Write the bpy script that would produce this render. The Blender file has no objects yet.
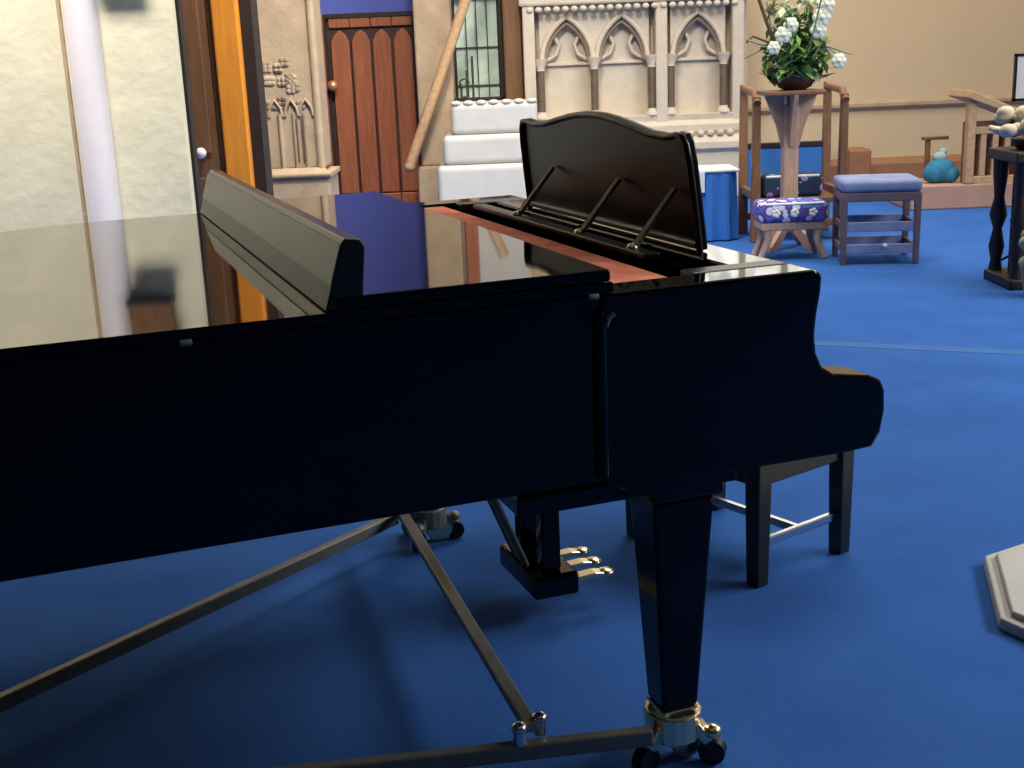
import bpy, bmesh, math, random
from mathutils import Vector, Matrix
random.seed(7)
S = bpy.context.scene
COL = S.collection

# ---------------------------------------------------------------- materials
def lin(c):
    return tuple((v/255/12.92 if v/255 <= .04045 else ((v/255+.055)/1.055)**2.4) for v in c) + (1,)

def mat(name, rgb, rough=.6, metal=0, var=.0, scale=8, bump=0, bscale=40, coat=0, ior=1.5, spec=.5, stretch=(1, 1, 1), rgb2=None):
    m = bpy.data.materials.new(name); m.use_nodes = True
    nt = m.node_tree; b = nt.nodes['Principled BSDF']
    b.inputs['Base Color'].default_value = lin(rgb)
    b.inputs['Roughness'].default_value = rough
    b.inputs['Metallic'].default_value = metal
    b.inputs['IOR'].default_value = ior
    b.inputs['Specular IOR Level'].default_value = spec
    b.inputs['Coat Weight'].default_value = coat
    b.inputs['Coat Roughness'].default_value = .03
    if var or rgb2 or bump:
        tc = nt.nodes.new('ShaderNodeTexCoord'); mp = nt.nodes.new('ShaderNodeMapping')
        mp.inputs['Scale'].default_value = stretch
        nt.links.new(tc.outputs['Object'], mp.inputs['Vector'])
    if var or rgb2:
        n = nt.nodes.new('ShaderNodeTexNoise'); n.inputs['Scale'].default_value = scale; n.inputs['Detail'].default_value = 5
        nt.links.new(mp.outputs[0], n.inputs['Vector'])
        r = nt.nodes.new('ShaderNodeValToRGB')
        a = lin(rgb); c = lin(rgb2) if rgb2 else a
        r.color_ramp.elements[0].position = .3; r.color_ramp.elements[1].position = .7
        r.color_ramp.elements[0].color = tuple(v*(1-var) for v in a[:3])+(1,)
        r.color_ramp.elements[1].color = tuple(min(1, v*(1+var)) for v in c[:3])+(1,)
        nt.links.new(n.outputs['Fac'], r.inputs[0]); nt.links.new(r.outputs[0], b.inputs['Base Color'])
    if bump:
        n2 = nt.nodes.new('ShaderNodeTexNoise'); n2.inputs['Scale'].default_value = bscale; n2.inputs['Detail'].default_value = 4
        nt.links.new(mp.outputs[0], n2.inputs['Vector'])
        bp = nt.nodes.new('ShaderNodeBump'); bp.inputs['Strength'].default_value = bump; bp.inputs['Distance'].default_value = .02
        nt.links.new(n2.outputs['Fac'], bp.inputs['Height']); nt.links.new(bp.outputs[0], b.inputs['Normal'])
    return m

M = dict(
    black=mat('piano_black', (2, 2, 3), .04, coat=.0, ior=1.42, spec=.36),
    satin=mat('satin_black', (14, 14, 14), .35),
    desk=mat('desk_black', (15, 14, 13), .32, spec=.3),
    prop=mat('worn_prop_metal', (128, 116, 104), .5, .3),
    gold=mat('iron_frame_gold', (196, 140, 62), .35, .7, var=.1),
    felt=mat('red_felt', (230, 112, 78), .9, var=.12, scale=14, rgb2=(242, 146, 108)),
    spruce=mat('spruce', (200, 150, 90), .6, var=.1, stretch=(1, 14, 1)),
    brass=mat('brass', (232, 218, 178), .25, 1),
    chrome=mat('chrome', (215, 215, 215), .25, 1),
    steel=mat('dolly_steel', (112, 112, 104), .5, .4, var=.12, scale=20),
    ivory=mat('ivory_key', (235, 232, 222), .3),
    leather=mat('bench_leather', (22, 20, 19), .45, bump=.1, bscale=200),
    benchwood=mat('bench_wood', (36, 34, 28), .3),
    carpet=mat('blue_carpet', (52, 98, 170), .95, var=.05, scale=2.6, bump=.25, bscale=260, spec=.1, rgb2=(57, 104, 176)),
    seam=mat('carpet_seam', (72, 112, 170), .9, spec=.1, var=.05),
    cream=mat('cream_wall_paint', (222, 214, 184), .85, var=.06, scale=4, bump=.3, bscale=14, spec=.2),
    beige=mat('beige_wall_paint', (206, 182, 146), .85, var=.02, scale=2, bump=.06, bscale=60, spec=.2),
    white=mat('white_paint', (232, 224, 224), .5, var=.02),
    bluewall=mat('blue_wall_paint', (88, 98, 178), .8, var=.03),
    dimwall=mat('nave_wall', (60, 52, 44), .9),
    ceil=mat('ceiling_plaster', (190, 180, 165), .9),
    darkwood=mat('dark_brown_wood', (116, 80, 50), .5, var=.18, scale=6, stretch=(6, 6, .6)),
    blackwood=mat('blackened_wood', (34, 24, 20), .6, var=.2, scale=6),
    orange=mat('orange_varnished_wood', (240, 152, 54), .35, var=.12, scale=5, stretch=(6, 6, .6)),
    doorwood=mat('red_brown_door_wood', (156, 88, 54), .5, var=.2, scale=5, stretch=(9, 9, .7)),
    doordark=mat('door_edge', (60, 34, 24), .6),
    stone=mat('carved_brown_stone', (178, 154, 124), .85, var=.12, scale=7, bump=.2, bscale=40),
    palestone=mat('pale_stone', (202, 188, 166), .85, var=.06, scale=9, bump=.22, bscale=45),
    marble=mat('dark_marble_shaft', (104, 88, 70), .5, var=.2, scale=12),
    shade=mat('dark_stone_moulding', (150, 132, 108), .85, var=.1),
    railwood=mat('light_oak', (196, 158, 118), .5, var=.15, scale=6, stretch=(5, 5, 5)),
    postwood=mat('mid_brown_oak', (132, 94, 64), .5, var=.2, scale=8, stretch=(6, 6, 1)),
    pedwood=mat('pale_pink_oak', (196, 160, 134), .55, var=.12, scale=8, stretch=(6, 6, 1)),
    whitestone=mat('white_stone', (200, 197, 188), .7, var=.04, bump=.1),
    glasspane=mat('pale_green_glass', (186, 204, 186), .2, var=.15, scale=10),
    lead=mat('dark_lead', (52, 54, 48), .6),
    bronze=mat('dark_bronze', (84, 66, 52), .4, .4),
    leaf=mat('green_leaf', (116, 152, 74), .6, var=.25, scale=10),
    leafdark=mat('blue_green_leaf', (124, 152, 122), .6, var=.25, scale=10),
    paleleaf=mat('pale_green_leaf', (168, 186, 142), .6, var=.2, scale=10),
    petal=mat('white_petal', (238, 240, 218), .6),
    twig=mat('brown_twig', (96, 76, 54), .8),
    bluecloth=mat('bright_blue_cloth', (48, 112, 190), .85, var=.05, scale=3),
    whitecloth=mat('white_cloth', (224, 226, 224), .8, var=.05),
    stoolcloth=mat('grey_blue_seat_cloth', (122, 136, 176), .7, var=.08, rgb2=(140, 152, 190)),
    stoolwood=mat('stool_wood', (112, 96, 104), .5, var=.12),
    teal=mat('teal_cloth', (44, 122, 152), .8, var=.2, scale=12),
    darkcarve=mat('dark_carved_oak', (40, 28, 22), .5, var=.3, scale=15),
    creamflower=mat('cream_petal', (222, 206, 178), .7, var=.1),
    paper=mat('paper', (232, 226, 216), .7),
    skirt=mat('brown_skirting', (152, 106, 72), .55, var=.12, stretch=(.6, 6, 6)),
    tan=mat('tan_step_wood', (186, 146, 122), .6, var=.08),
)
def kneeler_mat(name, base, spot, dark):
    m = bpy.data.materials.new(name); m.use_nodes = True; nt = m.node_tree; b = nt.nodes['Principled BSDF']
    tc = nt.nodes.new('ShaderNodeTexCoord'); v = nt.nodes.new('ShaderNodeTexVoronoi'); v.inputs['Scale'].default_value = 13
    r = nt.nodes.new('ShaderNodeValToRGB'); r.color_ramp.interpolation = 'CONSTANT'
    r.color_ramp.elements[0].color = lin(spot); r.color_ramp.elements[1].color = lin(base); r.color_ramp.elements[1].position = .34
    e = r.color_ramp.elements.new(.55); e.color = lin(dark)
    nt.links.new(tc.outputs['Object'], v.inputs['Vector']); nt.links.new(v.outputs['Distance'], r.inputs[0]); nt.links.new(r.outputs[0], b.inputs['Base Color'])
    b.inputs['Roughness'].default_value = .9
    return m
M['kneel_purple'] = kneeler_mat('purple_embroidery', (104, 74, 146), (226, 220, 240), (96, 120, 196))
M['kneel_dark'] = kneeler_mat('dark_embroidery', (58, 34, 84), (150, 150, 190), (24, 62, 72))

# ---------------------------------------------------------------- mesh builder
class MB:
    def __init__(s): s.bm = bmesh.new()
    def _basis(s, d):
        d = d.normalized(); a = Vector((0, 0, 1)) if abs(d.z) < .95 else Vector((1, 0, 0))
        x = a.cross(d).normalized(); return x, d.cross(x)
    def box(s, x0, x1, y0, y1, z0, z1):
        v = [s.bm.verts.new(p) for p in ((x0, y0, z0), (x1, y0, z0), (x1, y1, z0), (x0, y1, z0), (x0, y0, z1), (x1, y0, z1), (x1, y1, z1), (x0, y1, z1))]
        for f in ((3, 2, 1, 0), (4, 5, 6, 7), (0, 1, 5, 4), (1, 2, 6, 5), (2, 3, 7, 6), (3, 0, 4, 7)): s.bm.faces.new([v[i] for i in f])
        return s
    def taper(s, cx, cy, z0, z1, w0, d0, w1, d1, dx=0, dy=0):
        v = []
        for z, w, d, ox, oy in ((z0, w0, d0, 0, 0), (z1, w1, d1, dx, dy)):
            for sx, sy in ((-1, -1), (1, -1), (1, 1), (-1, 1)): v.append(s.bm.verts.new((cx+ox+sx*w/2, cy+oy+sy*d/2, z)))
        for f in ((3, 2, 1, 0), (4, 5, 6, 7), (0, 1, 5, 4), (1, 2, 6, 5), (2, 3, 7, 6), (3, 0, 4, 7)): s.bm.faces.new([v[i] for i in f])
        return s
    def tube(s, pts, r, n=12, cap=True):
        pts = [Vector(p) for p in pts]; rs = r if isinstance(r, (list, tuple)) else [r]*len(pts)
        rings = []; ref = None
        for i, p in enumerate(pts):
            d = (pts[min(i+1, len(pts)-1)] - pts[max(i-1, 0)])
            if ref is None: x, y = s._basis(d)
            else:
                d = d.normalized(); x = (ref - d*ref.dot(d)).normalized(); y = d.cross(x)
            ref = x
            rings.append([s.bm.verts.new(p + (x*math.cos(2*math.pi*k/n)+y*math.sin(2*math.pi*k/n))*rs[i]) for k in range(n)])
        for a, b in zip(rings, rings[1:]):
            for k in range(n): s.bm.faces.new((a[k], a[(k+1) % n], b[(k+1) % n], b[k])).smooth = True
        if cap: s.bm.faces.new(rings[0][::-1]); s.bm.faces.new(rings[-1])
        return s
    def bar(s, a, b, w, h):     # rectangular bar a->b, w sideways, h upward
        a, b = Vector(a), Vector(b); d = (b-a).normalized()
        x = d.cross(Vector((0, 0, 1)))
        x = x.normalized() if x.length > .01 else Vector((1, 0, 0)); y = x.cross(d)
        v = [s.bm.verts.new(p+x*sx*w/2+y*sy*h/2) for p in (a, b) for sx, sy in ((-1, -1), (1, -1), (1, 1), (-1, 1))]
        for f in ((3, 2, 1, 0), (4, 5, 6, 7), (0, 1, 5, 4), (1, 2, 6, 5), (2, 3, 7, 6), (3, 0, 4, 7)): s.bm.faces.new([v[i] for i in f])
        return s
    def lathe(s, prof, cx=0, cy=0, n=24):
        rings = [[s.bm.verts.new((cx+r*math.cos(2*math.pi*k/n), cy+r*math.sin(2*math.pi*k/n), z)) for k in range(n)] for r, z in prof]
        for a, b in zip(rings, rings[1:]):
            for k in range(n): s.bm.faces.new((a[k], a[(k+1) % n], b[(k+1) % n], b[k])).smooth = True
        s.bm.faces.new(rings[0][::-1]); s.bm.faces.new(rings[-1]); return s
    def prism(s, poly, fn0, fn1):   # poly of 2D points mapped by two functions to the two ends
        a = [s.bm.verts.new(fn0(*p)) for p in poly]; b = [s.bm.verts.new(fn1(*p)) for p in poly]; n = len(poly)
        s.bm.faces.new(a[::-1]); s.bm.faces.new(b)
        for k in range(n): s.bm.faces.new((a[k], a[(k+1) % n], b[(k+1) % n], b[k]))
        return s
    def ring(s, outer, inner, z0, z1):
        n = len(outer); L = [[s.bm.verts.new((p[0], p[1], z)) for p in poly] for poly, z in ((outer, z0), (outer, z1), (inner, z1), (inner, z0))]
        for i in range(4):
            a, b = L[i], L[(i+1) % 4]
            for k in range(n): s.bm.faces.new((a[k], a[(k+1) % n], b[(k+1) % n], b[k]))
        return s
    def ball(s, c, r, sx=1, sy=1, sz=1, seg=12):
        g = bmesh.ops.create_uvsphere(s.bm, u_segments=seg, v_segments=max(6, seg//2+2), radius=r,
            matrix=Matrix.Translation(c) @ Matrix.Diagonal((sx, sy, sz, 1)))
        for v in g['verts']:
            for f in v.link_faces: f.smooth = True
        return s
    def build(s, name, m, parent=None, bevel=0, seg=2, smooth=False, loc=None):
        bmesh.ops.recalc_face_normals(s.bm, faces=s.bm.faces[:])
        for e in s.bm.edges:
            if len(e.link_faces) == 2 and e.calc_face_angle(0) > .95: e.smooth = False
        me = bpy.data.meshes.new(name); s.bm.to_mesh(me); s.bm.free()
        o = bpy.data.objects.new(name, me); COL.objects.link(o); me.materials.append(M[m] if isinstance(m, str) else m)
        if parent: o.parent = parent
        if loc: o.location = loc
        if smooth:
            for p in me.polygons: p.use_smooth = True
        if bevel:
            b = o.modifiers.new('bevel', 'BEVEL'); b.width = bevel; b.segments = seg; b.limit_method = 'ANGLE'; b.angle_limit = .6
        return o

def tag(o, label=None, cat=None, group=None, kind=None):
    if label: o['label'] = label
    if cat: o['category'] = cat
    if group: o['group'] = group
    if kind: o['kind'] = kind
    return o
def thing(name, label, cat, loc=(0, 0, 0), rz=0, group=None):
    o = bpy.data.objects.new(name, None); COL.objects.link(o); o.location = loc; o.rotation_euler = (0, 0, rz); o.empty_display_size = .1
    return tag(o, label, cat, group)
def struct(mb, name, m, **k):
    return tag(mb.build(name, m, **k), kind='structure')
def dup(ch, parent, loc=None, rz=None):   # copy of a part (sharing its mesh) with its sub-parts
    c = ch.copy(); COL.objects.link(c); c.parent = parent
    if loc is not None: c.location = loc
    if rz is not None: c.rotation_euler = (0, 0, rz)
    for g in list(ch.children):
        d = g.copy(); COL.objects.link(d); d.parent = c
    return c

# ---------------------------------------------------------------- camera
F, PITCH, ROLL, H = 1243.681, math.radians(14.82), math.radians(-2.33), 1.3798
fw = Vector((0, math.cos(PITCH), -math.sin(PITCH))); rt = Vector((1, 0, 0)); up = rt.cross(fw)
R = rt*math.cos(ROLL)+up*math.sin(ROLL); U = -rt*math.sin(ROLL)+up*math.cos(ROLL)
cam = bpy.data.objects.new('camera', bpy.data.cameras.new('camera')); COL.objects.link(cam)
cam.data.sensor_width = 36; cam.data.lens = F*36/1024; cam.data.clip_start = .05
cam.matrix_world = Matrix(((R.x, U.x, -fw.x, 0), (R.y, U.y, -fw.y, 0), (R.z, U.z, -fw.z, H), (0, 0, 0, 1)))
S.camera = cam

# ---------------------------------------------------------------- setting
struct(MB().box(-6, 7, -5, 13, -.1, 0), 'floor', 'carpet')
struct(MB().box(-6, 7, -5, 13, 6.5, 6.6), 'ceiling', 'ceil')
struct(MB().box(-6.2, 7.2, 12.6, 12.8, 0, 6.5), 'wall_back', 'beige')
struct(MB().box(7, 7.2, -5, 12.6, 0, 6.5), 'wall_right', 'beige')
struct(MB().box(-6.2, 7.2, -5.2, -5, 0, 6.5), 'wall_rear', 'dimwall')
struct(MB().box(-6.2, -6, -5, 12.6, 0, 6.5), 'wall_side', 'dimwall')
# cream pier wall at left, its white half-round shaft is a trim
struct(MB().box(-6, -1.672, 6.7, 6.78, 0, 6.5), 'wall_left', 'cream')
struct(MB().box(-1.80, -1.655, 6.78, 6.86, 0, 6.5), 'trim_13', 'blackwood')
struct(MB().tube([(-2.14, 6.7, 0), (-2.14, 6.7, 6.5)], .088, 24), 'trim_1', 'white')
struct(MB().tube([(-2.25, 6.70, 0), (-2.25, 6.70, 6.5)], .012, 8), 'trim_shadow_line', 'stone')  # shadow line beside the shaft, drawn as a thin brown strip
# blue recess wall with the brown door, beside the carved pier
struct(MB().box(-2.5, -.7, 12.42, 12.6, 0, 6.0), 'wall_recess', 'bluewall')

# brown boarded door
struct(MB().box(-1.80, -1.655, 12.34, 12.42, 0, 1.82), 'trim_15', 'doorwood', bevel=.01)
d1 = MB().box(-1.64, -.79, 12.38, 12.42, 0, 1.80); door = struct(d1, 'door_1', 'doordark')
for k in range(4):
    x = -1.61+k*.2
    f = MB(); f.prism([(x+.01, .12), (x+.185, .12), (x+.185, 1.56), (x+.15, 1.63), (x+.0975, 1.67), (x+.045, 1.63), (x+.01, 1.56)], lambda a, b: (a, 12.38, b), lambda a, b: (a, 12.35, b))
    f.box(x+.0, x+.195, 12.34, 12.38, 0, .11).box(x, x+.195, 12.35, 12.38, 1.69, 1.78)
    f.build('door_panel', 'doorwood', door, .008)
MB().box(-.815, -.785, 12.33, 12.42, 0, 1.82).box(-1.655, -1.635, 12.33, 12.42, 0, 1.82).box(-1.64, -.785, 12.34, 12.42, 1.78, 1.82).build('door_frame', 'blackwood', door)
# side passage: panel door, brown standing in for a shaded face, and orange post
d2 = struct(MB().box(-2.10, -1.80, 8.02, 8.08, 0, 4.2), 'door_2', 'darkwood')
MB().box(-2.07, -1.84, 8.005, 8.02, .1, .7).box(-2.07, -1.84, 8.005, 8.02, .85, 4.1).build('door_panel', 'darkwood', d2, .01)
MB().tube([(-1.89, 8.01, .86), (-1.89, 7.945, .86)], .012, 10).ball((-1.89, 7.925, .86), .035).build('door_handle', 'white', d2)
struct(MB().box(-1.76, -1.60, 8.0, 8.13, 0, 4.2), 'trim_3', 'orange', bevel=.012)
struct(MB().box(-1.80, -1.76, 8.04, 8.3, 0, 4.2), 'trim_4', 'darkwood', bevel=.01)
struct(MB().box(-1.605, -1.525, 8.08, 8.3, 0, 4.2), 'trim_dark_gap', 'blackwood')  # dark strip in place of the gap, its shadow put into the colour
struct(MB().box(-2.6, -1.62, 10.4, 10.5, 0, 6.5).box(-2.6, -2.14, 8.3, 8.5, 0, 6.5), 'wall_passage', 'darkwood')
# skirting, dado moulding, wooden step
bb = MB(); bb.prism([(0, .0), (.07, 0), (.07, .18), (.05, .22), (0, .24)], lambda a, b: (2.3, 12.6-a, b), lambda a, b: (7, 12.6-a, b))
struct(bb, 'baseboard_back', 'skirt')
dm = MB(); dm.prism([(0, .0), (.02, .0), (.05, .03), (.05, .06), (0, .09)], lambda a, b: (2.4, 12.6-a, .715+b), lambda a, b: (7, 12.6-a, .715+b))
struct(dm, 'trim_6', 'stone')
st = MB().box(3.36, 7, 10.3, 10.9, 0, .2); struct(st, 'trim_7', 'tan', bevel=.012)
sm = MB(); sm.prism([(.3, 6.16), (2.5, 5.265), (2.5, 5.365), (.3, 6.26)], lambda a, b: (a, b, 0), lambda a, b: (a, b, .0015))
struct(sm, 'trim_8', 'seam')
struct(MB().box(3.36, 3.58, 12.2, 12.52, 0, .36), 'trim_9', 'skirt', bevel=.02)

# ---------------------------------------------------------------- grand piano
OX, OY, YAW = .1722, 2.0781, .353
PW = 1.517
piano = thing('grand_piano', 'black glossy grand piano with folded front lid and raised music desk', 'piano', (OX, OY, 0), YAW)
def bez(p0, p1, p2, p3, n):
    return [tuple((1-t)**3*a+3*(1-t)**2*t*b+3*(1-t)*t*t*c+t**3*d for a, b, c, d in zip(p0, p1, p2, p3)) for t in [i/n for i in range(n)]]
# outline, from near front corner round the tail to the far front corner
def outline(e, u_front):
    o = [(u_front, -e), (0, -e)] + bez((-1.72-e*.5, -e), (-1.93-e, -e), (-1.96-e, .05), (-1.96-e, .28), 8)
    o += bez((-1.96-e, .28), (-1.96-e, .66+e), (-1.66, .70+e), (-1.45, .82+e), 10)
    o += bez((-1.45, .82+e), (-1.2, .97+e), (-1.25, PW+e), (-.72, PW+e), 14)
    o += [(-.72, PW+e), (0, PW+e), (u_front, PW+e)]
    return o
out, inn = outline(0, .02), outline(-.075, .02)
case = MB(); nO = len(out)
for z0, z1 in ((.6465, .985),):
    L = [[case.bm.verts.new((p[0], p[1], z)) for p in poly] for poly, z in ((out, z0), (out, z1), (inn, z1), (inn, z0))]
    for i in range(4):
        a, b = L[i], L[(i+1) % 4]
        for k in range(nO-1): case.bm.faces.new((a[k], a[k+1], b[k+1], b[k]))
    for k in (0, nO-1): case.bm.faces.new([L[i][k] for i in range(4)])
case_o = case.build('case', 'black', piano, .006)
MB().prism(inn, lambda a, b: (a, b, .80), lambda a, b: (a, b, .815)).build('soundboard', 'spruce', piano)
MB().prism([(p[0], p[1]) for p in outline(-.10, .13)], lambda a, b: (a, b, .86), lambda a, b: (a, b, .885)).build('iron_frame', 'gold', piano)
for v in (.35, .7, 1.05): MB().box(-1.1 if v < .8 else -.8, .02, v-.05, v+.05, .66, .80).build('beam', 'spruce', piano)
# front arms (cheeks): profile in (u, z), thickness across
arm_prof = [(-.02, .6465), (-.02, .985), (.405, .985), (.418, .975), (.416, .945), (.408, .90), (.405, .865), (.409, .83), (.422, .803), (.45, .785), (.53, .772), (.553, .762), (.563, .74), (.565, .70), (.556, .655), (.54, .63), (.48, .627), (.02, .627)]
for va, vb in ((-.012, .075), (PW-.075, PW+.012)):
    MB().prism(arm_prof, lambda a, b: (a, va, b), lambda a, b: (a, vb, b)).build('arm', 'black', piano, .007)
MB().box(.0, .553, .075, PW-.075, .63, .668).build('keybed', 'black', piano, .004)
MB().box(.535, .56, .075, PW-.075, .64, .735).build('key_slip', 'black', piano, .005)
for va, vb in ((.075, .135), (PW-.135, PW-.075)): MB().box(.425, .535, va, vb, .668, .752).build('key_block', 'black', piano, .008)
# keys
kw = (PW-.27)/52
wk = MB().box(.39, .534, .0006, kw-.0006, .70, .742).build('white_key', 'ivory', piano, .0015); wk.location = (0, .135, 0)
for i in range(1, 52): dup(wk, piano, (0, .135+i*kw, 0))
bk = None
for i in range(51):      # from the bass end (near): A A# B C C# ...
    if (i % 7) in (0, 2, 3, 5, 6):
        loc = (0, .135+(i+1)*kw, 0)
        if bk is None: bk = MB().prism([(.39, .742), (.39, .754), (.472, .754), (.482, .742)], lambda a, b: (a, -.006, b), lambda a, b: (a, .006, b)).build('black_key', 'black', piano, .001); bk.location = loc
        else: dup(bk, piano, loc)
fb = MB(); fb.prism([(.372, .745), (.395, .745), (.41, .80), (.414, .93), (.40, .955), (.385, .955), (.392, .90), (.388, .80)], lambda a, b: (a, .078, b), lambda a, b: (a, PW-.078, b)); fb.build('fallboard', 'black', piano, .004)
# pin block: felt strip, tuning pins, desk rail
MB().box(.02, .33, .08, PW-.08, .885, .915).build('pin_block', 'blackwood', piano, .004)
MB().box(.015, .165, .082, PW-.082, .955, .980).build('felt_strip', 'felt', piano, .006)
tp = MB()
for j in range(3):
    for i in range(60): tp.tube([(.20+j*.025, .12+i*.0214+j*.007, .915), (.197+j*.025, .12+i*.0214+j*.007, .945)], .0035, 6)
tag(tp.build('tuning_pin', 'steel', piano), kind='stuff')
MB().box(.30, .40, .078, PW-.078, .955, .985).build('desk_shelf', 'black', piano, .004)
for va, vb in ((.076, .125), (PW-.125, PW-.076)): MB().box(.20, .40, va, vb, .96, .986).build('desk_slide', 'desk', piano, .004)
# music desk: plate with a bracket-shaped top, leaning slightly back
TL = math.radians(6); U0 = .335
half = [(.0, .262), (.06, .261), (.13, .255), (.22, .243), (.30, .231), (.38, .228), (.43, .234), (.458, .232), (.47, .215), (.477, .18), (.482, .10), (.485, .0)]
poly = [(.742+a*.945, b) for a, b in half] + [(.742-a*.945, b) for a, b in half[:0:-1]]
def dk(du): return lambda v, w: (U0-w*math.sin(TL)+du*math.cos(TL), v, .987+w*math.cos(TL)+du*math.sin(TL))
desk = MB().prism(poly, dk(0), dk(.016)).build('music_desk', 'desk', piano, .004)
# raised rim moulding on the back of the desk
rim = MB(); g = dk(-.004)
rim.tube([g(v*1.0, w-.006) for v, w in poly[:len(half)]], .007, 8).tube([g(v, w-.006) for v, w in [poly[0]]+poly[:len(half)-1:-1]], .007, 8)
rim.tube([g(.29, .012), g(1.22, .012)], .009, 8)
rim.build('desk_moulding', 'desk', desk)
for v in (.36, .62, 1.0):
    s_ = MB().bar((.205, v-.03, .995), tuple(Vector(dk(-.006)(v, .12))), .012, .009).build('desk_prop', 'prop', desk)
    MB().ball((.205, v-.03, .997), .013).build('pivot', 'brass', s_)
MB().box(.19, .225, .25, 1.26, .987, .999).build('desk_ledge', 'desk', desk, .003)
# main lid and folded-back front flap with its upturned lip
lo = outline(.012, 0)
lid = MB().prism(lo, lambda a, b: (a, b, .986), lambda a, b: (a, b, 1.003)).build('lid', 'black', piano, .004)
flap = MB().box(-.474, -.002, -.01, PW+.01, 1.005, 1.025).build('front_flap', 'black', piano, .004)
lp = MB(); lp.prism([(-.49, 1.0045), (-.43, 1.0045), (-.42, 1.10), (-.426, 1.113), (-.452, 1.116), (-.458, 1.108)], lambda a, b: (a, -.008, b), lambda a, b: (a, PW+.008, b)); lp.build('lip', 'satin', flap, .003)
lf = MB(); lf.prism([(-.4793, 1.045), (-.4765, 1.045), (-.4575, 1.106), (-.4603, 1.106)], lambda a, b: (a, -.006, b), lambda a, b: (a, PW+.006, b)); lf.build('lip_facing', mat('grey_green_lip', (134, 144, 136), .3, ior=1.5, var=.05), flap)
for v in (.12, .52, .98, 1.4): MB().tube([(.0, v-.05, 1.004), (.0, v+.05, 1.004)], .007, 8).build('flap_hinge', 'brass', flap)
for u in (-.037, -.706, -1.4): MB().tube([(u-.009, -.014, .982), (u+.009, -.014, .982)], .0055, 10).build('lid_hinge', 'steel', lid, .001)
MB().tube([(-.015, -.014, .93), (-.01, -.016, .945), (.0, -.016, .95)], .005, 8).build('lid_hook', 'steel', case_o)
MB().tube([(-.022, -.006, .66), (-.022, -.006, .955)], .011, 12).build('arm_bead', 'black', case_o)
# legs
def leg(u, v, ztop):
    l = MB()
    l.taper(u+.005, v, ztop-.03, ztop+.05, .15, .13, .16, .14)
    l.taper(u, v, .125, ztop-.03, .076, .074, .128, .112)
    lo_ = l.build('leg', 'black', piano, .008)
    f = MB().taper(u, v, .10, .125, .06, .06, .08, .08); f.build('ferrule', 'brass', lo_, .004)
    w = MB().tube([(u+.03, v-.02, .045), (u+.03, v+.02, .045)], .042, 20).tube([(u, v, .10), (u, v, .075)], .018, 10).bar((u+.03, v-.026, .045), (u, v-.022, .09), .008, .03).bar((u+.03, v+.026, .045), (u, v+.022, .09), .008, .03)
    w.build('caster', 'brass', lo_, .003)
leg(.166, .10, .60); leg(.06, PW-.09, .60); leg(-1.60, .42, .617)
MB().box(-.17, .27, .03, .24, .592, .632).build('leg_plate', 'black', piano, .006)
MB().box(-.17, .27, PW-.24, PW-.03, .592, .632).build('leg_plate', 'black', piano, .006)
# pedal lyre
lyre = MB().box(.13, .25, .745, 1.005, .075, .135).build('lyre', 'black', piano, .01)
MB().box(.10, .26, .75, 1.0, .612, .632).build('lyre_block', 'black', lyre, .004)
for v in (.80, .95): MB().taper(.19, v, .135, .612, .05, .05, .05, .045).build('lyre_post', 'black', lyre, .008)
for v in (.845, .905): MB().tube([(.15, v, .12), (-.055, v, .64)], .009, 8).build('lyre_brace', 'steel', lyre)
for v in (.80, .875, .95):
    p = MB(); p.prism([(.25, .088), (.25, .10), (.31, .104), (.345, .098), (.345, .086), (.31, .09)], lambda a, b: (a, v-.018, b), lambda a, b: (a, v+.018, b)); p.ball((.345, v, .094), .024, 1, 1, .45)
    p.build('pedal', 'brass', lyre, .003)

# ---------------------------------------------------------------- piano dolly (A-frame truck under the legs)
dolly = thing('piano_dolly', 'grey steel A-frame piano dolly on the carpet under the grand piano', 'dolly', (OX, OY, 0), YAW)
A, B, T = (.10, .06, .085), (.0, 1.46, .085), (-1.59, .44, .085)
def mixp(p, q, t): return tuple(a+(b-a)*t for a, b in zip(p, q))
a0 = mixp(A, T, .0); b0 = mixp(B, T, .02)
MB().bar(a0, mixp(A, T, .93), .026, .034).build('rail', 'steel', dolly, .004)
MB().bar(b0, mixp(B, T, .93), .026, .034).build('rail', 'steel', dolly, .004)
MB().bar((-.128, .12, .125), (-.02, 1.445, .115), .03, .02).build('cross_bar', 'steel', dolly, .004)
for v, u in ((.115, -.155), (.135, -.105)): MB().tube([(u, v, .10), (u, v, .135)], .012, 10).ball((u, v, .135), .016, 1, 1, .7).build('bolt', 'chrome', dolly)
MB().tube([(-.02, 1.44, .09), (-.02, 1.44, .14)], .012, 10).build('bolt', 'steel', dolly)
def shoe(u, v, ang, m='brass'):
    c, s = math.cos(ang), math.sin(ang)
    sh = MB()
    for k in range(3):
        a_ = ang + k*2.094; e = (u+.075*math.cos(a_), v+.075*math.sin(a_), .05)
        sh.bar((u+.045*math.cos(a_), v+.045*math.sin(a_), .085), e, .03, .022)
    sh.ring([(u+.058*math.cos(t*.3927), v+.058*math.sin(t*.3927)) for t in range(16)], [(u+.046*math.cos(t*.3927), v+.046*math.sin(t*.3927)) for t in range(16)], .055, .112)
    so = sh.build('leg_socket', m, dolly, .003)
    for k in range(3):
        a_ = ang + k*2.094; x, y = u+.08*math.cos(a_), v+.08*math.sin(a_)
        ax = Vector((-math.sin(a_), math.cos(a_), 0))*.013
        MB().tube([Vector((x, y, .028))-ax, Vector((x, y, .028))+ax], .027, 16).build('wheel', 'satin', so)
        MB().ball((x, y, .07), .019, 1, 1, .8).build('screw_knob', m, so)
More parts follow.
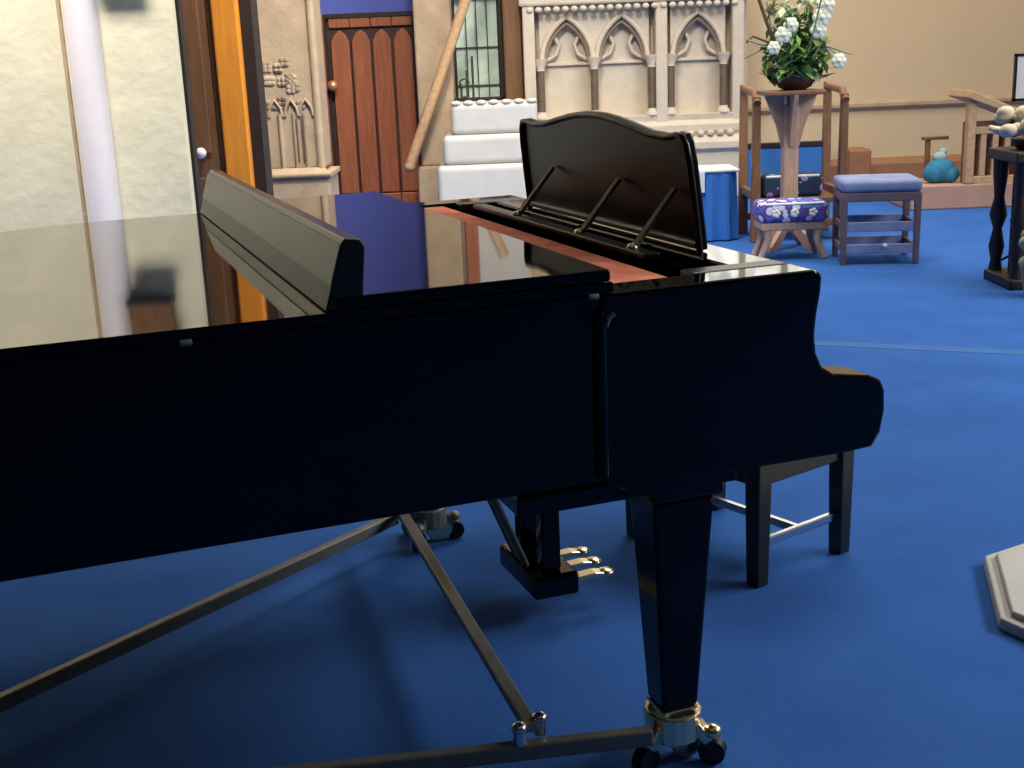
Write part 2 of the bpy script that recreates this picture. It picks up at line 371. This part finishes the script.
shoe(.166, .10, 3.5); shoe(.06, PW-.09, 2.0, 'steel'); shoe(-1.60, .42, .4, 'steel')

# ---------------------------------------------------------------- piano bench
ang = math.atan2(.104, .354)
bench = thing('piano_bench', 'dark wooden piano bench with pale metal stretcher, standing before the keyboard', 'bench', (OX+.742*math.cos(YAW)-.714*math.sin(YAW), OY+.742*math.sin(YAW)+.714*math.cos(YAW), 0), YAW+ang)
BW, BD = .385, .52
for x in (.025, BW-.025):
    for y in (.025, BD-.025):
        MB().taper(x, y, 0, .36, .042, .042, .052, .052).build('leg', 'benchwood', bench, .004)
MB().box(.03, BW-.03, .012, .032, .275, .36).box(.03, BW-.03, BD-.032, BD-.012, .275, .36).box(.012, .032, .03, BD-.03, .275, .36).box(BW-.032, BW-.012, .03, BD-.03, .275, .36).build('apron', 'benchwood', bench, .004)
MB().box(-.01, BW+.01, -.01, BD+.01, .36, .378).build('seat_board', 'benchwood', bench, .006)
MB().box(0, BW, 0, BD, .378, .425).build('seat_cushion', 'leather', bench, .018, seg=3)
for y in (.03, BD-.03): MB().bar((.045, y, .11), (BW-.045, y, .11), .018, .024).build('side_stretcher', 'chrome', bench, .003)
MB().bar((BW/2, .03, .11), (BW/2, BD-.03, .11), .02, .022).build('stretcher', 'chrome', bench, .003)

# ---------------------------------------------------------------- white octagonal plinth at right
oc = []
for k in range(8):
    a_ = math.radians(-15.6+22.5+45*k); oc.append((.508*math.cos(a_), .508*math.sin(a_)))
pl = thing('font_plinth', 'white octagonal stone plinth on the carpet at the right edge', 'plinth', (1.651, 2.787, 0))
MB().prism(oc, lambda a, b: (a*1.01, b*1.01, 0), lambda a, b: (a, b, .03)).build('base_step', 'whitestone', pl, .006)
MB().prism(oc, lambda a, b: (a*.95, b*.95, .03), lambda a, b: (a*.94, b*.94, .045)).build('top_slab', 'whitestone', pl, .004)

# ---------------------------------------------------------------- carved pier between opening and door
cp = thing('carved_pier', 'carved brown stone pier with leaf ornament between the orange post and the brown door', 'pier', (-1.585, 9.75, 0))
MB().box(-.235, .235, -.22, .22, .60, 6.5).build('shaft', 'stone', cp, .02)
MB().box(-.27, .27, -.26, .26, 0, .54).build('base_block', 'stone', cp, .015)
bp_ = MB(); bp_.prism([(.27, .54), (.29, .555), (.29, .575), (.235, .62)], lambda a, b: (-a, -a+.0, b), lambda a, b: (a, -a+.0, b)); bp_.box(-.29, .29, -.28, .26, .54, .58); bp_.build('base_moulding', 'stone', cp, .006)
for x in (-.2, -.07, .03, .11, .2): MB().tube([(x, -.225, .6), (x, -.225, 1.02)], .017 if x not in (.03, .11) else .012, 10).build('colonnette', 'shade' if x in (.03, .11) else 'stone', cp)
for x in (-.215, .215): MB().tube([(x, -.22, .6), (x, -.22, 6.4)], .03, 12).build('roll_moulding', 'stone', cp)
for x in (.045, .095): MB().box(x-.012, x+.012, -.228, -.22, .66, .98).build('slot', 'marble', cp)
for k in range(18):
    x, z = random.uniform(-.15, .16), random.uniform(1.05, 1.42)
    orn = MB()
    for q in range(4):
        a_ = q*1.571+.78; orn.ball((x+.022*math.cos(a_), -.222, z+.022*math.sin(a_)), .022, 1, .5, 1, 8)
    orn.build('leaf_carving', random.choice(['stone', 'shade', 'marble']), cp)
for x in (-.1, .02, .13):
    MB().tube([(x-.05, -.225, 1.0), (x-.04, -.23, 1.06), (x, -.235, 1.12), (x+.04, -.23, 1.06), (x+.05, -.225, 1.0)], .012, 8).build('arch_moulding', 'stone', cp)
# small plaque box on the cream wall
bx = thing('wall_box', 'small brown wooden box high on the cream wall beside the white shaft', 'box', (-1.935, 6.7, 1.825))
MB().box(-.105, .105, -.10, -.002, .02, .30).build('body', 'darkwood', bx, .006)
MB().box(-.12, .12, -.115, -.002, 0, .03).build('bottom_edge', 'blackwood', bx, .004)
MB().box(-.12, .12, -.115, -.002, .29, .32).build('top_edge', 'blackwood', bx, .004)
# brass door knob plate on the pier edge
kb = thing('door_knob', 'round brass knob between the carved pier and the brown door', 'knob', (-1.60, 12.33, 1.16))
MB().tube([(0, .02, 0), (0, -.05, 0)], .02, 10).build('stem', 'brass', kb)
MB().ball((0, -.07, 0), .05).build('knob', mat('polished_copper', (235, 170, 120), .3, .6), kb)
# plain pier right of door
pp = thing('plain_pier', 'plain pale brown stone pier behind the slanting handrail', 'pier', (-.6, 12.0, 0))
MB().box(-.165, .175, -.2, .4, .4, 6.5).build('shaft', 'stone', pp, .02)
MB().box(-.2, .2, -.24, .4, 0, .4).build('base', 'stone', pp, .02)
# slanting handrail
hr = thing('handrail', 'light wooden handrail slanting up across the plain pier', 'handrail', (0, 0, 0))
a_, b_ = Vector((-.86, 11.62, .42)), Vector((-.02, 11.62, 2.5))
MB().tube([a_+(a_-b_).normalized()*0, b_], .048, 12).ball(a_, .052).build('rail', 'railwood', hr)
for t in (.22, .5):
    q = a_.lerp(b_, t); MB().tube([q, q+Vector((0, .19, -.03))], .016, 8).build('bracket', 'bronze', hr)
# leaded window & dark woodwork
wn = struct(MB().box(-.46, -.40, 12.2, 12.3, .95, 1.9).box(.0, .05, 12.2, 12.3, .95, 1.9).box(-.46, .05, 12.2, 12.3, .90, 1.0).box(-.46, .05, 12.2, 12.3, 1.9, 1.96), 'window_1', 'blackwood', bevel=.01)
for k in range(4): MB().box(-.40+k*.1, -.305+k*.1, 12.24, 12.26, 1.0, 1.9).build('pane', 'glasspane', wn)
for k in range(3): MB().box(-.305+k*.1, -.295+k*.1, 12.22, 12.27, 1, 1.9).build('leading', 'lead', wn)
for z in (1.45, 1.1): MB().box(-.4, 0, 12.225, 12.27, z, z+.015).build('leading', 'lead', wn)
struct(MB().box(-.46, .24, 12.2, 12.4, 1.96, 6.4), 'wall_lintel', 'whitestone')
struct(MB().box(-.40, -.27, 12.08, 12.2, 1.94, 6.4), 'trim_14', 'doorwood', bevel=.02)
struct(MB().box(.05, .22, 12.0, 12.2, 0, 1.97), 'trim_10', 'darkwood', bevel=.02)
struct(MB().box(-.46, .05, 12.1, 12.35, 0, .9), 'trim_11', 'darkwood', bevel=.02)
struct(MB().box(-.42, .05, 12.36, 12.6, .9, 6), 'trim_12', 'blackwood')
# iron scrollwork between handrail and window
gr = thing('iron_grille', 'dark iron scroll grille below the leaded window, beside the handrail', 'grille', (-.41, 11.75, 0))
for k in range(4): MB().tube([(.0+k*.055, 0, .0), (.0+k*.055, 0, 1.02+.12*k)], .011, 8).build('bar', 'lead', gr)
for k in range(5):
    z = .5+k*.16
    MB().tube([(.03+.05*math.cos(t*.7)*(1-t*.06)+.05, -.012, z+.05*math.sin(t*.7)*(1-t*.06)) for t in range(11)], .010, 6).build('scroll', 'lead', gr)
MB().box(-.02, .19, -.015, .015, 0, .05).build('foot_rail', 'lead', gr)

# glowing leaded window added out of view, for its pale reflection in the piano front
wg = bpy.data.materials.new('glowing_leaded_glass'); wg.use_nodes = True; nt = wg.node_tree; b = nt.nodes['Principled BSDF']
tc = nt.nodes.new('ShaderNodeTexCoord'); vo = nt.nodes.new('ShaderNodeTexVoronoi'); vo.inputs['Scale'].default_value = 5
rp = nt.nodes.new('ShaderNodeValToRGB'); rp.color_ramp.elements[0].color = lin((120, 128, 118)); rp.color_ramp.elements[1].color = lin((246, 246, 238)); rp.color_ramp.elements[0].position = .1; rp.color_ramp.elements[1].position = .6
nt.links.new(tc.outputs['Object'], vo.inputs['Vector']); nt.links.new(vo.outputs['Color'], rp.inputs[0])
nt.links.new(rp.outputs[0], b.inputs['Emission Color']); nt.links.new(rp.outputs[0], b.inputs['Base Color']); b.inputs['Emission Strength'].default_value = .9
w2 = struct(MB().box(1.86, 1.96, 12.5, 12.6, 2.2, 4.9).box(4.11, 4.21, 12.5, 12.6, 2.2, 4.9).box(1.86, 4.21, 12.48, 12.6, 2.12, 2.22).box(1.86, 4.21, 12.5, 12.6, 4.9, 5.0), 'window_unseen', 'palestone', bevel=.015)
for k in range(5): MB().box(1.96+k*.43, 2.39+k*.43, 12.56, 12.59, 2.2, 4.9).build('pane', wg, w2)
for k in range(1, 5): MB().box(1.93+k*.43, 1.99+k*.43, 12.5, 12.6, 2.2, 4.9).build('mullion', 'palestone', w2)

# white three-tier plinth
tp_ = thing('tiered_plinth', 'white three-tiered stone plinth behind the left end of the music desk', 'plinth', (-.06, 11.35, 0))
def rbox(w, d, z0, z1, nm, y=0):
    MB().box(-w/2, w/2, -d/2+y, d/2+y, z0, z1).build(nm, 'whitestone', tp_, min(.05, (z1-z0)*.3), seg=4)
rbox(1.04, .72, 0, .46, 'bottom_tier'); rbox(.92, .62, .46, .715, 'middle_tier'); rbox(.76, .52, .715, .985, 'top_tier')
for k in range(7): MB().ball((-.33+k*.11, -.22, .985), .05, 1, 1, .5).build('top_boss', 'whitestone', tp_)

# ---------------------------------------------------------------- stone reredos with blind arches
rr = thing('stone_reredos', 'pale carved stone reredos with three blind pointed arches against the back wall', 'reredos', (1.27, 12.0, 0))
X0 = 1.27
MB().box(.24-X0, 2.34-X0, .1, .5, 0, 2.15).build('back_panel', 'palestone', rr)
def arch_pts(hw, zs, rise, n=8):
    L = [(hw-2*hw*math.cos(math.radians(60*i/n)), zs+2*hw*math.sin(math.radians(60*i/n))*rise/(1.732*hw)) for i in range(n+1)]
    return L + [(-x, z) for x, z in L[-2::-1]]
def bay(xc, hw, zs, apex):
    x = xc-X0; z0 = .78
    ar = arch_pts(hw, zs, apex-zs)
    # spandrel slab with arch-shaped recess: outer frame minus arch, built as strips
    fr = MB(); W_ = hw+.0149; top = 2.1
    for (xa, za), (xb, zb) in zip(ar, ar[1:]):
        fr.prism([(x+xa, za), (x+xb, zb), (x+xb, top), (x+xa, top)], lambda a, b: (a, .0, b), lambda a, b: (a, .12, b))
    fr.box(x-W_, x-hw, 0, .12, z0, top).box(x+hw, x+W_, 0, .12, z0, top)
    fr.build('spandrel', 'palestone', rr)
    MB().tube([(x+a*1.0, -.005, b) for a, b in ar], .026, 8).build('arch_moulding', 'palestone', rr)
    MB().tube([(x+a*.86, .03, zs+(b-zs)*.86) for a, b in ar], .02, 8).build('inner_arch', 'shade', rr)
    # cusps (trefoil)
    for sx in (-1, 1): MB().tube([(x+sx*hw*.78, .06, zs+.02), (x+sx*hw*.42, .06, zs+.07), (x+sx*hw*.30, .06, zs+.16), (x+sx*hw*.46, .06, zs+.23)], .018, 8).build('cusp', 'palestone', rr)
    MB().box(x-hw*.85, x+hw*.85, .07, .1, zs-.03, zs+.0).build('sill_course', 'palestone', rr, .005)
bay(.64, .24, 1.29, 1.70); bay(1.15, .24, 1.29, 1.70); bay(1.86, .24, 1.29, 1.70)
def shaft(xc):
    x = xc-X0
    o = MB().tube([(x, -.05, .84), (x, -.05, 1.22)], .035, 12).build('shaft', 'marble', rr)
    MB().lathe([(.04, 1.22), (.035, 1.24), (.065, 1.30), (.07, 1.33)], x, -.05, 14).build('capital', 'palestone', o)
    MB().lathe([(.065, .78), (.065, .805), (.045, .82), (.042, .845)], x, -.05, 14).build('shaft_base', 'palestone', o)
for xc in (.385, .885, 1.42, 1.60, 2.09): shaft(xc)
for xc in (.285, 1.51, 2.22):
    b = MB().box(xc-X0-.055, xc-X0+.055, -.10, .12, .55, 2.15); b.build('buttress', 'palestone', rr, .015)
pr = MB(); pr.prism([(0, .0), (-.16, .0), (-.16, .42), (-.20, .46), (-.20, .52), (-.12, .58), (-.14, .62), (-.14, .68), (-.09, .72), (-.10, .78), (.12, .78), (.12, 0)], lambda a, b: (.24-X0, a, b), lambda a, b: (2.3-X0, a, b)); pr.build('plinth', 'palestone', rr, .006)
MB().box(.2-X0, 2.34-X0, -.12, .5, 1.80, 1.88).box(.2-X0, 2.34-X0, -.16, .5, 2.1, 2.2).build('cornice', 'palestone', rr, .02)
for k in range(24): MB().ball((.30-X0+k*.082, -.10, 1.765), .034, 1, .7, .8, 8).build('leaf_boss', 'palestone', rr)
for k in range(21): MB().ball((.30-X0+k*.092, -.15, .60), .034, 1, .7, .8, 8).build('base_boss', 'palestone', rr)

# ---------------------------------------------------------------- sanctuary chair with kneelers, flower pedestal
ch = thing('sanctuary_chair', 'tall-posted brown wooden chair with blue back behind the flower pedestal', 'chair', (2.11, 9.0, 0))
for x in (-.31, .31):
    for y, h in ((-.05, 1.03), (.42, 1.10)):
        MB().taper(x, y, 0, h, .07, .06, .055, .05).build('post', 'postwood', ch, .01)
    MB().tube([(x, -.08, .98), (x, .02, 1.05), (x, .2, 1.06), (x, .42, 1.07)], .028, 10).build('arm', 'postwood', ch)
    MB().box(x-.02, x+.02, -.02, .40, .3, .36).build('side_rail', 'postwood', ch, .006)
MB().box(-.28, .28, .40, .43, .30, .63).build('back_panel', 'bluecloth', ch, .01)
MB().box(-.28, .28, .395, .44, .63, .67).build('back_rail', 'blackwood', ch, .006)
MB().box(-.29, .29, -.08, .44, .27, .31).build('seat', 'postwood', ch, .008)
for y in (-.05, .42): MB().box(-.29, .29, y-.015, y+.015, .10, .15).build('stretcher', 'postwood', ch, .006)
def kneeler(loc, rz, m, label, w=.44, d=.2, h=.16):
    k = thing('kneeler', label, 'kneeler', loc, rz, None)
    MB().box(-w/2, w/2, -d/2, d/2, .0, h).build('cushion', m, k, .035, seg=4)
    MB().tube([(-w/2+.03, -d/2+.012, h-.012), (w/2-.03, -d/2+.012, h-.012)], .010, 8).build('piping', 'whitecloth', k)
kneeler((2.07, 9.06, .311), 0, 'kneel_dark', 'dark purple and green embroidered kneeler on the seat of the tall-posted chair')

fs = thing('footstool', 'low footstool with purple and white embroidered cushion before the flower pedestal', 'footstool', (1.88, 8.22, 0))
for x in (-.18, .18):
    for y in (-.1, .1):
        g_ = 1 if x > 0 else -1
        MB().tube([(x, y, .24), (x-g_*.02, y, .14), (x+g_*.01, y, .06), (x+g_*.03, y, .012)], [.03, .026, .02, .024], 10).build('leg', 'pedwood', fs)
MB().box(-.21, .21, -.13, .13, .20, .25).build('frame', 'pedwood', fs, .008)
MB().box(-.225, .225, -.145, .145, .25, .385).build('cushion', 'kneel_purple', fs, .04, seg=4)
for x in (-.12, .0, .12):
    f = MB()
    for q in range(5): f.ball((x+.016*math.cos(q*1.257), -.147, .315+.016*math.sin(q*1.257)), .014, 1, .35, 1, 8)
    f.build('embroidered_flower', 'petal', fs)
MB().tube([(-.19, -.135, .372), (.19, -.135, .372)], .009, 8).build('piping', 'whitecloth', fs)


fp = thing('flower_pedestal', 'pale wooden flower pedestal standing before the tall-posted chair', 'pedestal', (1.965, 8.62, 0))
MB().taper(0, 0, .12, .98, .105, .105, .10, .10).build('shaft', 'pedwood', fp, .01)
MB().box(-.20, .20, -.18, .18, 1.045, 1.075).build('top', 'postwood', fp, .008)
for k in range(4):
    a_ = k*math.pi/2; c, s = math.cos(a_), math.sin(a_)
    b = MB(); b.prism([(.045, .70), (.06, .70), (.10, .85), (.18, 1.045), (.045, 1.045)], lambda r, z: (r*c-.015*-s, r*s-.015*c, z), lambda r, z: (r*c+.015*-s, r*s+.015*c, z)); b.build('bracket', 'pedwood', fp, .003)
    a_ += math.pi/4; c2, s2 = math.cos(a_), math.sin(a_)
    b = MB(); b.prism([(.04, .26), (.04, .12), (.15, .0), (.23, .0), (.23, .035), (.12, .13)], lambda r, z: (r*c2+.018*s2, r*s2-.018*c2, z), lambda r, z: (r*c2-.018*s2, r*s2+.018*c2, z)); b.build('foot', 'pedwood', fp, .004)

fa = thing('flower_arrangement', 'green and white flower arrangement in a dark bowl on the pale pedestal', 'flowers', (1.99, 8.62, 1.075))
MB().lathe([(.07, 0), (.11, .02), (.14, .07), (.15, .11), (.13, .11)], 0, 0, 20).build('bowl', 'bronze', fa)
def leafy(n, m, spread, zc, zr, size, name):
    mb = MB()
    for _ in range(n):
        a_ = random.uniform(0, 6.283); r = spread*math.sqrt(random.random()); z = zc+random.uniform(-zr, zr)
        c = Vector((r*math.cos(a_), r*.8*math.sin(a_), z)); d = Vector((random.gauss(0, 1), random.gauss(0, 1), random.gauss(.3, .8))).normalized()
        x, y = mb._basis(d); L = size*random.uniform(.7, 1.3); w = L*.25
        n_ = d.cross(x)*L*.06
        v = [mb.bm.verts.new(p) for p in (c-d*L/2, c+x*w+n_, c+d*L/2, c-x*w+n_)]
        mb.bm.faces.new((v[0], v[1], v[2])); mb.bm.faces.new((v[0], v[2], v[3]))
    return tag(mb.build(name, m, fa), kind='stuff')
leafy(190, 'leaf', .23, .21, .13, .12, 'foliage'); leafy(170, 'leafdark', .20, .18, .11, .10, 'foliage')
leafy(90, 'leaf', .15, .38, .12, .11, 'foliage'); leafy(110, 'paleleaf', .20, .46, .16, .10, 'foliage')
for k in range(9):
    a_ = k*.72; L = .26+.05*(k % 3)
    MB().tube([(.05*math.cos(a_), .05*math.sin(a_), .12), (.2*math.cos(a_), .16*math.sin(a_), .28), (L*1.1*math.cos(a_), L*.8*math.sin(a_), .22+.12*(k % 4))], .006, 6).build('stem', 'leafdark', fa)
MB().tube([(-.04, 0, .12), (-.14, -.02, .3), (-.2, -.02, .45), (-.26, -.02, .62)], .012, 6).tube([(-.2, -.02, .45), (-.15, -.03, .58)], .008, 6).tube([(-.14, -.02, .3), (-.29, -.02, .36), (-.33, 0, .32)], .008, 6).build('twig', 'twig', fa)
for (x, z, r) in ((.13, .46, .055), (.11, .38, .05), (.16, .54, .05), (.25, .18, .045), (-.12, .36, .05), (-.07, .42, .045), (-.18, .28, .04)):
    f = MB()
    for q in range(6):
        t = q*1.047; f.ball((x+r*.6*math.cos(t), -.17+.015*math.sin(3*t), z+r*.6*math.sin(t)), r*.55, 1, .5, 1, 8)
    f.ball((x, -.19, z), r*.35, seg=8)
    f.build('white_flower', 'petal', fa)

# small table draped in blue left of the chair
bt = thing('blue_draped_table', 'small table draped in bright blue cloth with white top behind the music desk', 'table', (1.55, 9.25, 0))
dr = MB(); N = 40; ringt = []; 
for zz, sc, amp in ((.50, 1, 0), (.47, 1.01, .004), (.25, 1.03, .010), (.012, 1.06, .016)):
    L = []
    for k in range(N):
        t = 2*math.pi*k/N; c, s = math.cos(t), math.sin(t); e = 5
        rr_ = 1/((abs(c)**e+abs(s)**e)**(1/e)); q = sc+amp*6*math.sin(t*9)
        L.append(dr.bm.verts.new((c*rr_*.145*q, s*rr_*.2*q, zz)))
    ringt.append(L)
for a, b in zip(ringt, ringt[1:]):
    for k in range(N): dr.bm.faces.new((a[k], a[(k+1) % N], b[(k+1) % N], b[k]))
dr.bm.faces.new(ringt[0]); dr.build('drape', 'bluecloth', bt, smooth=False)
MB().box(-.155, .155, -.21, .21, .501, .52).build('white_top_cloth', 'whitecloth', bt, .006)
MB().box(-.157, -.10, -.213, -.207, .36, .505).build('white_overhang', 'whitecloth', bt, .002)
for x in (-.1, .1):
    for y in (-.14, .14): MB().taper(x, y, 0, .495, .03, .03, .03, .03).build('leg', 'postwood', bt)

# grey-blue upholstered stool
sl = thing('upholstered_stool', 'wooden stool with grey-blue padded seat on the carpet right of the flower pedestal', 'stool', (2.385, 8.0, 0), -.12)
for x in (-.225, .225):
    for y in (-.18, .18): MB().taper(x, y, 0, .44, .034, .034, .042, .042).build('leg', 'stoolwood', sl, .004)
MB().box(-.245, .245, -.2, .2, .40, .455).build('seat_frame', 'stoolwood', sl, .006)
MB().box(-.25, .25, -.205, .205, .455, .535).build('seat_pad', 'stoolcloth', sl, .03, seg=4)
for z in (.10, .24):
    for y in (-.18, .18): MB().box(-.21, .21, y-.012, y+.012, z-.03, z+.03).build('front_rail', 'stoolcloth', sl, .004)
    for x in (-.225, .225): MB().box(x-.012, x+.012, -.17, .17, z-.02, z+.02).build('side_rail', 'stoolwood', sl, .004)
MB().ball((.03, -.193, .12), .016).build('rail_stud', 'white', sl)

# ---------------------------------------------------------------- right side: prayer desk, teal bundle, dark stand
pd = thing('prayer_desk', 'light oak prayer desk with sloping top and slatted side at the right', 'prayer desk', (4.0, 10.42, .2))
MB().box(-.20, -.13, -.12, -.04, 0, .72).build('post', 'railwood', pd, .01)
MB().box(.30, .37, -.12, -.04, 0, .55).build('post', 'railwood', pd, .01)
tpd = MB(); tpd.prism([(-.23, .70), (-.21, .76), (.45, .49), (.45, .43)], lambda a, b: (a, -.16, b), lambda a, b: (a, .3, b)); tpd.build('sloping_top', 'railwood', pd, .008)
MB().box(-.13, .30, -.10, -.06, .40, .46).build('rail', 'railwood', pd, .006)
MB().box(-.13, .30, -.10, -.06, .0, .06).build('rail', 'railwood', pd, .006)
for k in range(4): MB().box(-.08+k*.1, -.03+k*.1, -.095, -.065, .06, .40).build('slat', 'railwood', pd, .006)
MB().box(-.19, .36, .0, .03, 0, .50).build('back_board', 'postwood', pd, .006)
fn = thing('wooden_finial', 'small brown wooden bracket finial left of the prayer desk', 'finial', (3.62, 10.72, .2))
MB().box(-.02, .02, -.02, .02, 0, .34).build('post', 'postwood', fn, .006)
MB().box(-.05, .17, -.03, .03, .34, .37).build('cap', 'postwood', fn, .008)
tb = thing('teal_bundle', 'teal cloth bundle with pale top on the wooden step', 'bundle', (3.66, 10.5, .2))
bm_ = MB(); bm_.ball((0, 0, .10), .13, 1, .7, .8, 16).ball((-.06, -.02, .08), .09, 1, .8, .9, 14).ball((.07, -.03, .07), .08, 1, .8, .9, 14).build('cloth', 'teal', tb)
MB().ball((-.01, 0, .21), .06, 1, .7, .8, 12).ball((.02, .02, .25), .035, seg=10).build('pale_top', mat('pale_teal', (150, 176, 176), .8), tb)

ds = thing('carved_stand', 'dark carved wooden stand at the right edge of the view', 'stand', (3.03, 7.0, 0))
MB().box(-.24, .24, -.20, .20, 0, .06).build('base', 'darkcarve', ds, .012)
for x in (-.19, .19):
    for y in (-.15, .15):
        MB().lathe([(.04, .06), (.03, .12), (.045, .2), (.025, .3), (.05, .38), (.028, .48), (.04, .60), (.045, .70)], x, y, 12).build('turned_leg', 'darkcarve', ds)
MB().box(-.25, .25, -.21, .21, .70, .76).build('top', 'darkcarve', ds, .01)
for z in (.22, .45): MB().tube([(-.19, -.15, z), (-.08, -.17, z+.08), (0, -.16, z), (.08, -.17, z+.08), (.19, -.15, z)], .022, 8).build('scroll', 'darkcarve', ds)
MB().box(-.17, .17, .0, .02, .06, .70).build('back_panel', 'darkcarve', ds)
cf = thing('cream_flowers', 'cream dried flower arrangement on top of the dark carved stand', 'flowers', (2.95, 7.0, .76))
MB().lathe([(.08, 0), (.11, .03), (.12, .06), (.10, .06)], 0, 0, 16).build('bowl', 'bronze', cf)
for k in range(16):
    a_ = k*2.4; r = .05+.012*k
    MB().ball((r*math.cos(a_), r*.7*math.sin(a_), .11+.03*((k*7) % 4)), .05, 1, 1, .75, 10).build('bloom', 'creamflower', cf)
MB().tube([(-.15, 0, .09), (-.26, -.02, .13)], [.03, .012], 8).build('leaf_spray', 'creamflower', cf)
gp = thing('leafy_pot_plant', 'pale green leafy plant low beside the dark carved stand', 'plant', (2.86, 6.62, 0))
MB().lathe([(.06, 0), (.085, .14), (.09, .16), (.07, .16)], 0, 0, 16).build('pot', 'stone', gp)
lm = MB()
for k in range(14):
    a_ = k*.95; lm.ball((.065*math.cos(a_), .055*math.sin(a_), .19+.035*(k % 5)), .045, 1, .8, .8, 8)
lm.build('foliage', mat('pale_leaf', (172, 186, 148), .7, var=.2), gp)
fr_ = thing('sheet_stand', 'thin black stand holding a white sheet behind the dark carved stand', 'stand', (3.16, 7.45, 0))
MB().tube([(0, .02, 0), (0, .02, 1.2)], .012, 8).build('pole', 'satin', fr_)
for k in range(3): MB().tube([(0, .02, .14), (.2*math.cos(k*2.09+.5), .02+.2*math.sin(k*2.09+.5), .01)], .009, 6).build('foot', 'satin', fr_)
MB().box(-.16, .16, -.01, .01, 1.0, 1.015).box(-.16, .16, -.01, .01, 1.255, 1.27).box(-.16, -.145, -.01, .01, 1.0, 1.27).box(.145, .16, -.01, .01, 1.0, 1.27).build('frame', 'satin', fr_)
MB().box(-.145, .145, -.004, .004, 1.015, 1.255).build('sheet', 'paper', fr_)

# ---------------------------------------------------------------- light
def area(name, loc, target, sx, sy, power, col=(1, .95, .88), spread=180):
    l = bpy.data.lights.new(name, 'AREA'); l.shape = 'RECTANGLE'; l.size = sx; l.size_y = sy; l.energy = power; l.color = col; l.spread = math.radians(spread)
    o = bpy.data.objects.new(name, l); COL.objects.link(o); o.location = loc
    o.rotation_euler = (Vector(target)-Vector(loc)).to_track_quat('-Z', 'Y').to_euler(); return o
area('chancel_lamp', (2.6, 8.6, 6.2), (2.6, 9.6, 0), 4.0, 4.0, 215)
area('pier_fill', (-2.7, 4.4, 5.4), (-2.5, 6.7, 2.1), 2.0, 1.0, 48, spread=75)  # unseen fill light added to brighten the cream wall
area('passage_fill', (-.2, 6.7, 5.6), (-1.5, 10.2, 1.0), 1.2, 1.0, 78, spread=100)  # unseen fill light added for the door, blue wall and carved pier
area('side_fill', (6.8, 3.6, 3.6), (1.2, 3.2, .2), 5.0, 2.6, 300, (.92, .96, 1))  # light added from the right for the near carpet; no window is built here
w = bpy.data.worlds.new('world'); S.world = w; w.use_nodes = True
w.node_tree.nodes['Background'].inputs[0].default_value = (.9, .95, 1, 1); w.node_tree.nodes['Background'].inputs[1].default_value = .3
S.view_settings.view_transform = 'Standard'; S.view_settings.look = 'None'; S.view_settings.gamma = 1; S.view_settings.exposure = .9
S.view_settings.use_curve_mapping = False
S.cycles.use_denoising = True
